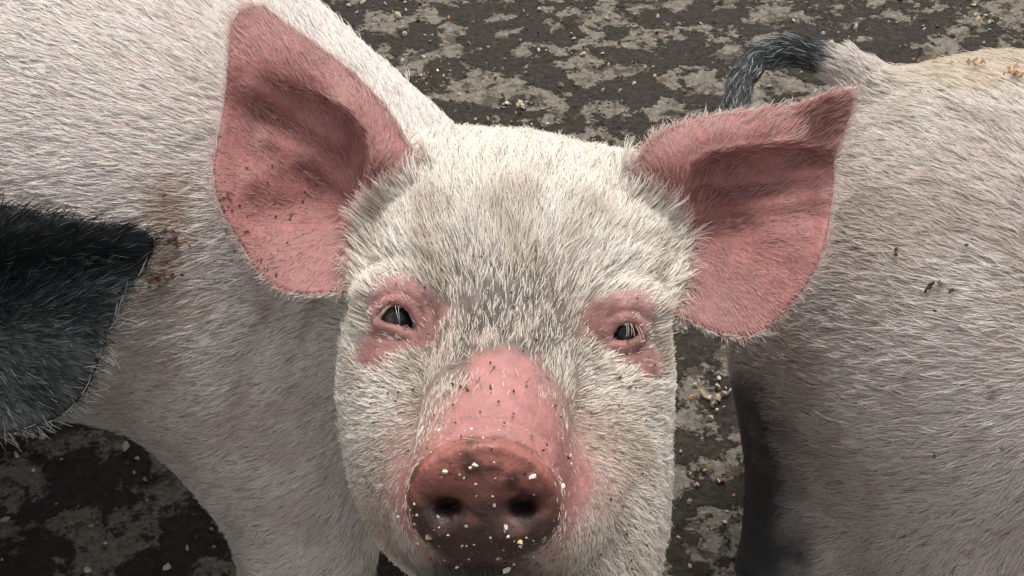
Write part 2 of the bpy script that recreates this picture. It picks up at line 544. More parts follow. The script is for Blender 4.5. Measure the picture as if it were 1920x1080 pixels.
def nose_sdf(p, o):
    near = np.linalg.norm(p - NOSE_C, axis=1) < .075
    if near.any():
        o[near] = smin(o[near], disc_sdf(p[near]), .009)
    # wrinkles across the bridge just behind the disc
    px, py, d = proj(p)
    for pts, w, a in (([(820, 806), (865, 791), (925, 786), (985, 799), (1030, 830)], 6, .0012), ([(815, 858), (845, 834), (885, 819), (940, 819), (1000, 838), (1042, 880)], 5, .0010)):
        o = o + a * np.exp(-(line_d(px, py, pts) / w) ** 2) * (d < .62)
    c = ell(p, P(838, 958, .545), (.0078, .0044, .028), VA)
    o = smax(o, -c, .010)
    c = ell(p, P(984, 957, .545), (.0098, .0052, .028), VA)
    o = smax(o, -c, .010)
    for x, y, rr in ((828, 990, .005), (966, 996, .007)):
        o = smin(o, ell(p, P(x, y, .560), (rr, .006, .007), VA), .008)
    o = smax(o, -cone(p, P(860, 1066, .585), P(950, 1068, .585), .006, .006), .006)   # mouth
    return o

def surf(px, py):
    ds = np.linspace(.60, .80, 400)
    v = head_sdf(np.array([P(px, py, q) for q in ds]))
    return ds[np.argmax(v < 0)]
EDL, EDR = surf(742, 595) + .001, surf(1172, 624) + .001
print('eye depth', EDL, EDR)

def body_sdf(p):
    b = cone(p, P(905, 570, .89), (-.20, .68, .365), .105, .160)
    b = smin(b, cone(p, (-.20, .68, .365), (-.33, .735, .38), .160, .212), .05)
    b = smin(b, cone(p, (-.33, .735, .38), (-.72, .96, .38), .212, .20), .06)
    b = smin(b, ell(p, (-.205, .58, .30), (.115, .11, .13)), .05)               # shoulder
    b = smin(b, chain(p, [(-.205, .545, .30), (-.205, .51, .16), (-.205, .49, .035)], (.062, .046, .034)), .04)
    b = smin(b, chain(p, [P(640, 640, .90), P(585, 860, .925), P(575, 1180, 1.0)], (.085, .068, .052)), .05)   # chest and near leg
    b = smin(b, chain(p, [(-.02, .66, .30), (-.01, .63, .16), (-.01, .61, .035)], (.06, .042, .032)), .04)
    b = smin(b, chain(p, [(-.60, .82, .30), (-.66, .80, .18), (-.62, .76, .035)], (.09, .05, .034)), .05)
    b = smin(b, chain(p, [(-.72, 1.08, .30), (-.78, 1.06, .18), (-.74, 1.02, .035)], (.09, .05, .034)), .05)
    for x, y in ((-.205, .482), (-.01, .602), (-.62, .752), (-.74, 1.012)):
        b = smin(b, ell(p, (x, y, .022), (.034, .042, .024)), .012)
    px, py, d = proj(p)
    b = b + .0045 * np.exp(-(line_d(px, py, [(500, 590), (455, 740), (440, 860), (436, 1100)]) / 42) ** 2) * (d > .72) + .003 * np.exp(-(line_d(px, py, [(600, 560), (560, 640), (540, 720)]) / 26) ** 2) * (d > .72)
    b = smin(b, chain(p, [(-.88, 1.06, .46), (-.93, 1.09, .44), (-.95, 1.08, .40), (-.93, 1.06, .39)], (.014, .011, .008, .006)), .02)
    return b

FOLDS = [([(700, 568), (722, 552), (750, 548), (778, 562), (792, 590)], 5, .0014), ([(692, 630), (725, 634), (765, 640)], 6, .0012), ([(700, 655), (735, 652)], 6, .0009), ([(800, 560), (815, 600), (800, 640)], 8, .0014),
         ([(1140, 596), (1162, 584), (1190, 584), (1212, 600)], 5, .0014), ([(1150, 660), (1180, 664), (1208, 656)], 6, .0012), ([(1160, 682), (1200, 690)], 6, .0009), ([(1118, 580), (1108, 615), (1124, 645)], 8, .0014)]
def pig_sdf(p):
    o = smin(head_sdf(p), body_sdf(p), .035)
    o = smin(o, EL.sdf(p), .012)
    o = smin(o, ER.sdf(p), .012)
    o = nose_sdf(p, o)
    for pts, dd in (([(702, 590), (722, 569), (744, 562), (766, 569), (778, 590)], .0030), ([(708, 608), (735, 616), (760, 624)], .0028)):
        o = smin(o, chain(p, [P(a, b, EDL) for a, b in pts], [dd] * len(pts)), .006)
    for pts, dd in (([(1140, 620), (1154, 605), (1176, 597), (1196, 604), (1207, 622)], .0030), ([(1150, 648), (1175, 648), (1196, 642)], .0028)):
        o = smin(o, chain(p, [P(a, b, EDR) for a, b in pts], [dd] * len(pts)), .006)
    px, py, d = proj(p)
    for pts, w, a in FOLDS:
        o = o + .65 * a * np.exp(-(line_d(px, py, pts) / w) ** 2) * (d < .72)
    o = smax(o, -eye_cut(p, EYE_L, .6, .695), .003)
    o = smax(o, -eye_cut(p, EYE_R, .6, .695), .003)
    return o

BARE_NOSE = chaikin([(888, 668), (915, 656), (975, 660), (1000, 680), (1020, 720), (1045, 790), (1088, 850), (1112, 900), (1085, 950), (1056, 1000), (960, 1066), (850, 1062), (762, 1000), (742, 915), (766, 862), (826, 805), (852, 745), (878, 700)], 2)
BARE_EL = chaikin([(715, 532), (770, 528), (812, 552), (832, 595), (818, 645), (772, 652), (735, 672), (685, 690), (676, 662), (704, 625), (692, 600), (706, 560)], 2)
BARE_ER = chaikin([(1100, 572), (1150, 545), (1212, 556), (1222, 600), (1214, 640), (1234, 690), (1222, 722), (1180, 690), (1150, 655), (1104, 645), (1090, 610)], 2)

def pig_zones(p):
    """weights of the zones of skin: nose, eye surrounds, inner ears"""
    px, py, d = proj(p)
    wob = (fbm(p, 90, 5) - .5) * 34
    hd = head_sdf(p)
    front = smooth(.745, .72, d)
    nz_ = poly_sd(px, py, BARE_NOSE) + wob; lw = smooth(700, 780, py)
    nose = smooth(24 + 8 * lw, -20 - 4 * lw, nz_) * smooth(.70, .68, d)
    disc = smooth(9, -7, poly_sd(px, py, DISC) + wob * .3) * (d < .61)
    eye = np.maximum(smooth(28, -14, poly_sd(px, py, BARE_EL) + wob), smooth(28, -14, poly_sd(px, py, BARE_ER) + wob)) * front
    ears = []
    for E in (EL, ER):
        s = E.sdf(p); h = E.h(px, py)
        on = smooth(.006, .002, s)
        fr = on * smooth(.0002, -.0012, d - h) * smooth(-.004, .012, hd)
        ears.append((fr, on * (1 - (d < h)), poly_sd(px, py, E.poly), on * smooth(-10, 12, poly_sd(px, py, E.cav))))
    return px, py, d, nose, disc, eye, ears, hd

def lerp(a, b, w):
    return a + (np.asarray(b) - a) * w[:, None]

def pig_skin_cols(v):
    px, py, d, nose, disc, eye, ears, hd = pig_zones(v)
    n1 = fbm(v, 60, 1); n2 = fbm(v, 25, 9)
    c = np.tile(np.array([.42, .325, .305]), (len(v), 1)) * (0.85 + .3 * n1[:, None])
    hw = smooth(.03, .004, hd)
    c = lerp(c, (.30, .235, .195), hw * .8); c = lerp(c, (.34, .215, .18), hw * smooth(130, 0, poly_sd(px, py, BARE_NOSE)) * smooth(690, 760, py))
    c = lerp(c, (.07, .054, .042), hw * smooth(230, 60, np.hypot(px - 940, (py - 600) * 1.15)) * .9 * smooth(.25, .5, n1))
    c = lerp(c, np.array([.30, .138, .122]) * (.55 + .9 * fbm(v, 130, 81)[:, None]), eye * .92)
    c = lerp(c, np.array([.35, .155, .140]) * (.8 + .4 * n1[:, None]), nose)
    c = lerp(c, np.array([.30, .108, .084]) * (.7 + .6 * fbm(v, 140, 71)[:, None]), disc * .9)
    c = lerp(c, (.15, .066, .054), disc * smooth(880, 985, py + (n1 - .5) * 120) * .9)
    for fr, bk, sd, bd in ears:
        c = lerp(c, (.29, .114, .103), fr); c = c * (1 - fr * .25 * smooth(.4, .65, fbm(v, 35, 51)))[:, None]
    # dried muck round the nostrils and the lower half of the disc
    mk = np.maximum(disc, smooth(.03, .0, np.hypot((px - 905) / 2, py - 1062) / 2000) * (d < .68)) * smooth(.36, .60, fbm(v, 95, 21) * .95 + .22 * smooth(900, 1050, py) - .04)
    c = lerp(c, (.055, .034, .027), mk * .85)
    for x, y, w in ((838, 958, 30), (984, 957, 36)):          # shade of the deep nostrils painted into the skin colour
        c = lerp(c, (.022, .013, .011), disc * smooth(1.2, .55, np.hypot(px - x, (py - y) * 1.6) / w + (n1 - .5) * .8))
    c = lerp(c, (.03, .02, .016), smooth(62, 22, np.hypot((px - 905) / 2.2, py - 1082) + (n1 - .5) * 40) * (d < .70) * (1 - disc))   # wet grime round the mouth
    # brown dung stain on the flank
    st = smooth(60, 10, line_d(px, py, [(330, 365), (325, 450), (300, 520)]) + (n1 - .5) * 70) * (d > .78)
    c = lerp(c, (.30, .17, .10), st * .7)
    return np.clip(c, 0, 1)

axx = axis((-1.02, -.30, .010), (-.30, .26, .0021))
axy = axis((.22, .67, .0021), (.67, 1.36, .010))
axz = axis((-.02, .42, .007), (.42, .76, .0021))
PV, PQ = mesh_sdf(pig_sdf, axx, axy, axz)
PN = vert_normals(PV, PQ)
print('pig verts', len(PV))
pig = build_mesh('pig', PV, PQ, M_SKIN, np.array([-.25, .68, 0]), pig_skin_cols(PV), 1 - .2 * pig_zones(PV)[4])
tag(pig, 'white pig with pink snout and upright pink ears looking up at the viewer', 'pig', 'pigs in the pen')

FACE_O = P(930, 775, .64)
def pig_density(p, n):
    px, py, d, nose, disc, eye, ears, hd = pig_zones(p)
    head = smooth(.02, .004, hd)
    dn = 36 + 34 * head
    dn = dn * (1 - .955 * nose) * (1 - .92 * eye) * (1 - head * .1 * smooth(110, 5, poly_sd(px, py, BARE_NOSE)) * smooth(700, 760, py)) * (1 - disc)
    for fr, bk, sd, bd in ears:
        dn = dn * (1 - fr) + fr * (9 + 14 * smooth(-30, 0, sd) + 10 * fbm(p, 50, 3) + 3 * bd)
    # thinner, rougher coat between the eyes
    dn = dn * (1 - .42 * smooth(190, 60, np.hypot(px - 950, (py - 620) * 1.3)) * head)
    return dn * view_weight(p, n)

def pig_hair(p, n, r):
    px, py, d, nose, disc, eye, ears, hd = pig_zones(p)
    m = len(p)
    head = smooth(.03, .004, hd)
    er = np.clip(sum(e[0] for e in ears), 0, 1); bk = np.clip(sum(e[1] for e in ears), 0, 1)
    L = .017 + 0 * d
    dist = np.linalg.norm(p - FACE_O, axis=1)
    Lh = .0095 + .0060 * smooth(.05, .13, dist) + .005 * smooth(600, 420, py)
    L = L * (1 - head) + Lh * head
    L = L * (1 - er) + .0090 * er
    band = np.clip(sum(e[0] * e[3] for e in ears), 0, 1)
    L = L * (1 - .35 * bk) + .005 * band
    L = np.where(eye > .5, .0065, L)
    edge = smooth(120, 0, poly_sd(px, py, BARE_NOSE)) * head
    L = L * (1 - .35 * edge * smooth(690, 760, py))
    fl_b = nrm(p - P(640, 300, .86)) * .6 + np.array([-.7, .35, -.12])
    fl_h = nrm(p - FACE_O)
    flow = fl_b * (1 - head)[:, None] + fl_h * head[:, None]
    for E, (fr, b2, sd, bd), root in ((EL, ears[0], P(700, 420, .78)), (ER, ears[1], P(1270, 440, .78))):
        w = np.clip(fr + b2, 0, 1)[:, None]
        flow = flow * (1 - w) + nrm(p - root) * w
    lift = .15 + .01 * head + .05 * er
    dirt = smooth(230, 50, np.hypot(px - 940, (py - 610) * 1.2)) * head
    rad = .000235 * (1 - .3 * edge * smooth(690, 760, py)) * (1 + .12 * dirt) * (1 - .22 * er)
    L = L * (1 + .25 * dirt) - .00013 * er
    v = r.normal(0, 1, m)
    n1 = fbm(p, 40, 11); n2 = fbm(p, 14, 12)
    tip = lerp(np.tile([.84, .80, .75], (m, 1)), (.88, .83, .755), head) * (1 + .09 * v[:, None])
    tip = lerp(tip, (.58, .48, .37), smooth(.42, .72, n1) * .65 * (.65 + .35 * head) * smooth(300, 420, py))
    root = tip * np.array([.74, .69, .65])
    dirt = smooth(230, 50, np.hypot(px - 940, (py - 610) * 1.2)) * head
    root = lerp(root, (.035, .028, .022), dirt * .92)
    tip = lerp(tip, (.70, .61, .49), dirt * .6)
    tip = lerp(tip, (.70, .59, .49), edge * .55)
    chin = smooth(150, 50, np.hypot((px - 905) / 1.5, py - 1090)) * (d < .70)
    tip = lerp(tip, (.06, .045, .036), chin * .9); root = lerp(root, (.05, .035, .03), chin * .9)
    dk = (r.random(m) < .06 + .36 * dirt)
    tip = np.where(dk[:, None], tip * (.32 - .20 * dirt[:, None]), tip)
    tip = lerp(tip, (.52, .30, .265), er * .92); tip = lerp(tip, (.66, .48, .43), band * .5); root = lerp(root, (.55, .3, .28), er * .8)
    st = smooth(52, 10, line_d(px, py, [(330, 365), (325, 450), (300, 520)]) + (n1 - .5) * 60) * (d > .78)
    tip = lerp(tip, (.50, .36, .24), st * .55); root = lerp(root, (.32, .21, .14), st * .6)
    cs = .0040
    pull = .60 - .28 * head
    return L, flow, lift, rad, root, tip, cs, pull

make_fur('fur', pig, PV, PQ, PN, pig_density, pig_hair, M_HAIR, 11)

# eyes
M_EYE = skin_material('wet_eye', .05, 0, 0)
M_EYE.node_tree.nodes['Principled BSDF'].inputs['Specular IOR Level'].default_value = .45
def add_eye(parent, c, r, look=None):
    n_u, n_v = 64, 40
    vs_, qs = [], []
    for i in range(n_v + 1):
        for j in range(n_u):
            th, ph = math.pi * i / n_v, 2 * math.pi * j / n_u
            vs_.append((c[0] + r * math.sin(th) * math.cos(ph), c[1] + r * math.sin(th) * math.sin(ph), c[2] + r * math.cos(th)))
    for i in range(n_v):
        for j in range(n_u):
            a = i * n_u + j; b = i * n_u + (j + 1) % n_u
            qs.append((a, a + n_u, b + n_u, b))
    ev = np.array(vs_); cols = np.tile([.006, .006, .007], (len(ev), 1))
    if look is not None:
        dd = np.linalg.norm(ev - look, axis=1)
        cols = lerp(cols, (.014, .015, .017), smooth(.0025, .0045, dd)); cols = lerp(cols, (.085, .058, .046), smooth(.0075, .0095, dd))
    o = build_mesh('eye', ev, np.array(qs), M_EYE, np.array(parent.location), cols)
    o.location = (0, 0, 0); o.parent = parent
    return o
bvh = BVHTree.FromPolygons([tuple(v) for v in PV], [tuple(q) for q in PQ.tolist()])
def hit(px, py, tree=None):
    dr = Vector(P(px, py, 1) - CAM).normalized()
    loc, nor, _, dist = (tree or bvh).ray_cast(Vector(CAM), dr)
    return (np.array(loc), np.array(nor)) if loc is not None else (None, None)
dl, dr_ = EDL - .003, EDR - .003
add_eye(pig, P(746, 597, EDL + .0155), .0145, P(760, 596, EDL + .0012))
add_eye(pig, P(1172, 622, EDR + .0150), .0140, P(1166, 621, EDR + .0012))

def add_curves(name, parent, strands, rad, col, material):
    hc = bpy.data.hair_curves.new(name)
    k = len(strands[0]); hc.add_curves([k] * len(strands))
    pts = np.array(strands) - np.array(parent.location)
    hc.attributes['position'].data.foreach_set('vector', pts.astype(np.float32).ravel())
    ra = hc.attributes.new('radius', 'FLOAT', 'POINT')
    ra.data.foreach_set('value', np.tile(rad * np.linspace(1, .3, k), len(strands)).astype(np.float32))
    ca = hc.attributes.new('tint', 'FLOAT_COLOR', 'POINT')
    ca.data.foreach_set('color', np.tile(np.array([*col, 1], np.float32), k * len(strands)))
    hc.materials.append(material)
    o = bpy.data.objects.new(name, hc); scene.collection.objects.link(o); o.parent = parent
    return o
lash = []
for (a, b, c), dd in [(((741, 573), (744, 590), (750, 608)), dl), (((748, 574), (746, 585), (750, 600)), dl), (((733, 572), (722, 580), (712, 600)), dl), (((726, 574), (715, 588), (704, 606)), dl), (((720, 580), (708, 594), (699, 606)), dl), (((722, 556), (716, 560), (712, 570)), dl),
                      (((1173, 606), (1178, 618), (1174, 632)), dr_), (((1177, 606), (1181, 618), (1177, 630)), dr_), (((1184, 608), (1190, 620), (1190, 636)), dr_), (((1192, 610), (1200, 624), (1203, 642)), dr_), (((1198, 612), (1206, 626), (1209, 640)), dr_), (((1182, 606), (1186, 616), (1184, 628)), dr_)]:
    q = [P(*a, dd - .002), P(*b, dd - .009), P(*c, dd - .011)]
    lash.append([q[0] * (1 - t) ** 2 + 2 * q[1] * t * (1 - t) + q[2] * t * t for t in np.linspace(0, 1, 6)])
add_curves('eyelashes', pig, lash, .00017, (.66, .62, .55), M_HAIR)

# ================================================================== generic head for the neighbours
def simple_head(p, c, fwd, up, s=1.0, ears=(1, 1)):
    fwd = nrm(np.array(fwd, float)); up = np.array(up, float); up = nrm(up - (up @ fwd) * fwd); rt = np.cross(fwd, up)
    A = (rt, up, fwd)
    o = ell(p, c, np.array((.10, .105, .11)) * s, A)
    for k in (-1, 1):
        o = smin(o, ell(p, c + s * (k * .055 * rt - .075 * up + .06 * fwd), np.array((.055, .075, .08)) * s, A), .03)
    o = smin(o, cone(p, c + s * (.05 * fwd - .03 * up), c + s * (.21 * fwd - .07 * up), .062 * s, .036 * s), .03)
    o = smin(o, superdisc(p, c + s * (.215 * fwd - .07 * up), A, (.038 * s, .033 * s, .018 * s), 3.2), .008)
    for k in (-1, 1):
        o = smax(o, -ell(p, c + s * (.235 * fwd - .07 * up + k * .017 * rt), (.007, .006, .018), A), .006)
    for k, on in zip((-1, 1), ears):
        if on:
            ax = nrm(k * .75 * rt + .8 * up - .1 * fwd); nn_ = nrm(fwd * .9 + .2 * up - k * .3 * rt); nn_ = nrm(nn_ - (nn_ @ ax) * ax); sd = np.cross(ax, nn_)
            e = ell(p, c + s * (.15 * ax - .01 * fwd), np.array((.10, .065, .012)) * s, (ax, sd, nn_))
            e = smax(e, -ell(p, c + s * (.16 * ax + .0 * fwd) + nn_ * .022, np.array((.085, .05, .022)) * s, (ax, sd, nn_)), .01)
            o = smin(o, e, .015)
    return o

def legs(p, o, spots, top, k=.05):
    for (x, y) in spots:
        o = smin(o, chain(p, [(x, y, top), (x, y + .01, .16), (x, y, .035)], (.08, .048, .034)), k)
        o = smin(o, ell(p, (x, y, .022), (.036, .042, .024)), .012)
    return o

# ================================================================== the dark eared pig (left)
ED = Ear(
    [(-190, 420), (-100, 385), (-30, 381), (30, 387), (100, 404), (180, 416), (248, 423), (276, 431), (291, 447), (290, 468), (272, 506), (236, 560), (207, 620), (191, 672), (165, 737), (120, 780), (60, 805), (0, 818), (-80, 822), (-170, 760), (-220, 600)],
    [(-100, 390, .745), (0, 386, .742), (120, 408, .738), (250, 428, .737), (284, 452, .735), (235, 560, .728), (191, 672, .720), (120, 780, .716), (0, 816, .716), (-100, 800, .73), (-200, 600, .77),
     (0, 520, .775), (80, 560, .765), (150, 520, .752), (60, 660, .748), (-100, 600, .785), (0, 440, .748), (120, 440, .743)],
    [(300, 462), (270, 458), (215, 456), (140, 456), (60, 458), (-20, 455), (-150, 450), (-300, 450)], [(-300, 900), (300, 900)],
    .011, lambda px, py: 42 + 0 * px, [([(-50, 560), (60, 560), (180, 530)], 26, .0015)], t0=lambda px, py: 1 + 0 * px)
HD2 = P(-330, 700, .80)
F2, U2 = V(.10, -.55, .8), V(0, .8, .55)
def dark_sdf(p):
    o = simple_head(p, HD2, F2, U2, 1.0, (0, 0))
    rt = np.cross(nrm(F2), U2)
    o = smin(o, ED.sdf(p), .012)
    c = HD2
    ax = nrm(V(-.8, .6, -.1)); nn_ = nrm(V(.1, -.2, 1)); nn_ = nrm(nn_ - (nn_ @ ax) * ax); sd = np.cross(ax, nn_)
    e = ell(p, c + .16 * ax, (.10, .065, .012), (ax, sd, nn_))
    e = smax(e, -ell(p, c + .17 * ax + nn_ * .022, (.085, .05, .022), (ax, sd, nn_)), .01)
    o = smin(o, e, .015)
    b = cone(p, HD2 + np.array([0, .06, -.03]), (-.75, .55, .36), .10, .17)
    b = smin(b, cone(p, (-.75, .55, .36), (-1.25, .62, .37), .19, .195), .05)
    b = legs(p, b, ((-.72, .46), (-.72, .64), (-1.28, .52), (-1.28, .72)), .28)
    b = smin(b, chain(p, [(-1.42, .64, .44), (-1.47, .65, .41), (-1.47, .63, .38)], (.013, .010, .007)), .02)
    return smin(o, b, .035)
DV, DQ = mesh_sdf(dark_sdf, axis((-1.52, -.40, .010), (-.40, -.20, .0025)), axis((.10, .38, .008), (.38, .56, .003), (.56, .88, .010)), axis((-.02, .40, .009), (.40, .62, .003), (.62, .80, .008)))
DN = vert_normals(DV, DQ)
dark = build_mesh('pig', DV, DQ, M_DARKSKIN, np.array([-.95, .58, 0]), np.tile([.011, .0115, .012], (len(DV), 1)) * (.7 + .6 * fbm(DV, 50, 4)[:, None]))
tag(dark, 'black pig whose dark hairy ear reaches in over the white flank', 'pig', 'pigs in the pen')
def dark_zone(p):
    px, py, d = proj(p)
    s = ED.sdf(p); h = ED.h(px, py)
    on = smooth(.006, .002, s); fr = on * smooth(.0002, -.0012, d - h)
    return px, py, d, fr, on * (1 - (d < h)), poly_sd(px, py, ED.poly)
def dark_density(p, n):
    px, py, d, fr, bk, sd = dark_zone(p)
    return (26 * (1 - fr) + fr * 15 + bk * 12) * view_weight(p, n)
def dark_hair(p, n, r):
    px, py, d, fr, bk, sd = dark_zone(p)
    m = len(p)
    on = np.clip(fr + bk, 0, 1)
    flow = np.tile(np.array([-.8, .2, -.1]), (m, 1))
    flow = flow * (1 - on)[:, None] + nrm(p - P(-120, 600, .77)) * on[:, None]
    pale = (r.random(m) < .20) & (fr > .5)
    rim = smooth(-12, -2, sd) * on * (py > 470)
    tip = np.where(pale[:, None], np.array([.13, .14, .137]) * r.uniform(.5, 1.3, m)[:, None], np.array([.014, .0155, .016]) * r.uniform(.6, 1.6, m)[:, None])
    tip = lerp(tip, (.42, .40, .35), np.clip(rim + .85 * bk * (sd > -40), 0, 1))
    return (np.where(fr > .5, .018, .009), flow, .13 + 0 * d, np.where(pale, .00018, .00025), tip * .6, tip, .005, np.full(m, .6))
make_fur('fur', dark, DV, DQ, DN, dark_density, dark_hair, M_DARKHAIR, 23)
rt2 = np.cross(nrm(F2), U2)
for k in (-1, 1):
    add_eye(dark, HD2 + k * .062 * rt2 + nrm(F2) * .083 - U2 * .005, .012)

# ================================================================== the pig turned away (right)
TAIL = [P(1660, 190, .90), P(1590, 132, .90), P(1530, 105, .905), P(1475, 94, .905), P(1425, 106, .90), P(1392, 145, .885), P(1378, 195, .87), P(1380, 235, .86)]
def right_sdf(p):
    b = ell(p, (.405, .615, .335), (.215, .215, .215))
    b = smin(b, cone(p, (.42, .60, .33), (.74, .34, .34), .205, .20), .05)
    b = smin(b, ell(p, (.46, .46, .24), (.17, .14, .13)), .05)
    b = smin(b, cone(p, (.74, .34, .34), (.98, .16, .40), .18, .12), .05)
    b = smin(b, chain(p, [(.295, .545, .27), (.252, .475, .16), (.255, .45, .035)], (.09, .05, .034)), .04)
    b = smin(b, chain(p, [(.46, .74, .24), (.46, .78, .13), (.46, .75, .035)], (.09, .046, .034)), .04)
    b = smin(b, chain(p, [(.66, .24, .24), (.66, .23, .13), (.66, .22, .035)], (.07, .044, .034)), .04)
    b = smin(b, chain(p, [(.85, .40, .24), (.85, .40, .13), (.85, .38, .035)], (.07, .044, .034)), .04)
    for x, y in ((.255, .442), (.46, .742), (.66, .212), (.85, .372)):
        b = smin(b, ell(p, (x, y, .022), (.034, .042, .024)), .012)
    px, py, d = proj(p)
    b = b + .003 * np.exp(-(line_d(px, py, [(1440, 720), (1520, 860), (1600, 1100)]) / 40) ** 2)
    b = smin(b, chain(p, TAIL, (.028, .017, .0125, .0112, .0102, .0096, .0088, .0078)), .015)
    b = smin(b, simple_head(p, np.array([1.03, .12, .42]), (.8, -.55, -.1), (0, 0, 1)), .035)
    return b
RV, RQ = mesh_sdf(right_sdf, axis((.10, .16, .004), (.16, .34, .0032), (.34, 1.32, .010)), axis((-.22, .40, .010), (.40, .86, .006)), axis((-.02, .40, .009), (.40, .66, .0035)))
RN = vert_normals(RV, RQ)
def leg_shade(p):  # weight of the shade painted into the hind leg's skin and hair
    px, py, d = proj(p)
    w = smooth(55, -60, poly_sd(px, py, LEG_SHADE) + (fbm(p, 45, 61) - .5) * 90)
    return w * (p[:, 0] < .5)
LEG_SHADE = [(1250, 700), (1400, 710), (1465, 800), (1500, 900), (1530, 1080), (1575, 1350), (1250, 1350)]
def right_cols(v):
    n1 = fbm(v, 60, 1)
    c = np.tile(np.array([.42, .325, .305]), (len(v), 1)) * (.85 + .3 * n1[:, None])
    tl = smooth(.012, .004, chain(v, TAIL[2:], (.0125, .0112, .0102, .0096, .0088, .0078)))
    c = lerp(c, (.03, .031, .033), leg_shade(v))
    return lerp(c, (.035, .037, .038), tl)
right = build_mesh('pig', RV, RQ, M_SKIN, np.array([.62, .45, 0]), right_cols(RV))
tag(right, 'white pig turned away, showing its broad rump, hind leg with painted shade and grey curled tail', 'pig', 'pigs in the pen')
FL3 = P(2000, 610, .84)
def right_density(p, n):
    return 37 * view_weight(p, n)
def right_hair(p, n, r):
    m = len(p); px, py, d = proj(p)
    dt = chain(p, TAIL[2:], (.0125, .0112, .0102, .0096, .0088, .0078))
    tl = smooth(.012, .003, dt)
    dr0 = chain(p, TAIL[:3], (.028, .017, .0125)); tr = smooth(.012, .004, dr0) * (1 - tl)
    flow = nrm(p - FL3) + np.array([-.15, .1, 0])
    tdir = np.zeros_like(p); best = np.full(m, 1e9)
    for a, b in zip(TAIL[:-1], TAIL[1:]):
        c = cone(p, a, b, .01, .01); w = c < best
        best = np.where(w, c, best); tdir[w] = nrm((b - a)[None])[0]
    w = np.clip(tl + tr, 0, 1)[:, None]
    flow = flow * (1 - w) + tdir * w
    v = r.normal(0, 1, m); n1 = fbm(p, 40, 41)
    tip = np.array([.78, .735, .68])[None] * (1 + .09 * v[:, None])
    tip = lerp(tip, (.56, .48, .41), np.clip(smooth(.48, .75, n1) * .45 + smooth(.46, .68, fbm(p, 9, 47)) * .4, 0, 1))
    tip = lerp(tip, (.70, .60, .42), smooth(230, 130, py) * .5 * smooth(1600, 1800, px))
    tip = np.where((r.random(m) < .05)[:, None], tip * .25, tip)
    dkt = np.where((r.random(m) < .16)[:, None], np.array([.45, .46, .45]), np.array([.045, .05, .052]))
    tip = lerp(tip, dkt, tl); tip = lerp(tip, np.array([.05, .05, .052])[None] * r.uniform(.6, 1.6, m)[:, None], leg_shade(p) * .96)
    root = tip * np.array([.74, .69, .65])
    L = .017 - .006 * w[:, 0] + .004 * smooth(300, 120, py)
    L = L * (1 - .45 * leg_shade(p))
    return (L, flow, .17 + .10 * w[:, 0] + 0 * d, np.full(m, .00023), root, tip, .0048, np.full(m, .62))
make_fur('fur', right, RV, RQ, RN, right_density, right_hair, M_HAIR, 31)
for k in (-1, 1):
    f3 = nrm(np.array((.8, -.55, -.1))); r3 = np.cross(f3, (0, 0, 1))
    add_eye(right, np.array([1.03, .12, .42]) + f3 * .083 + k * .062 * r3, .012)

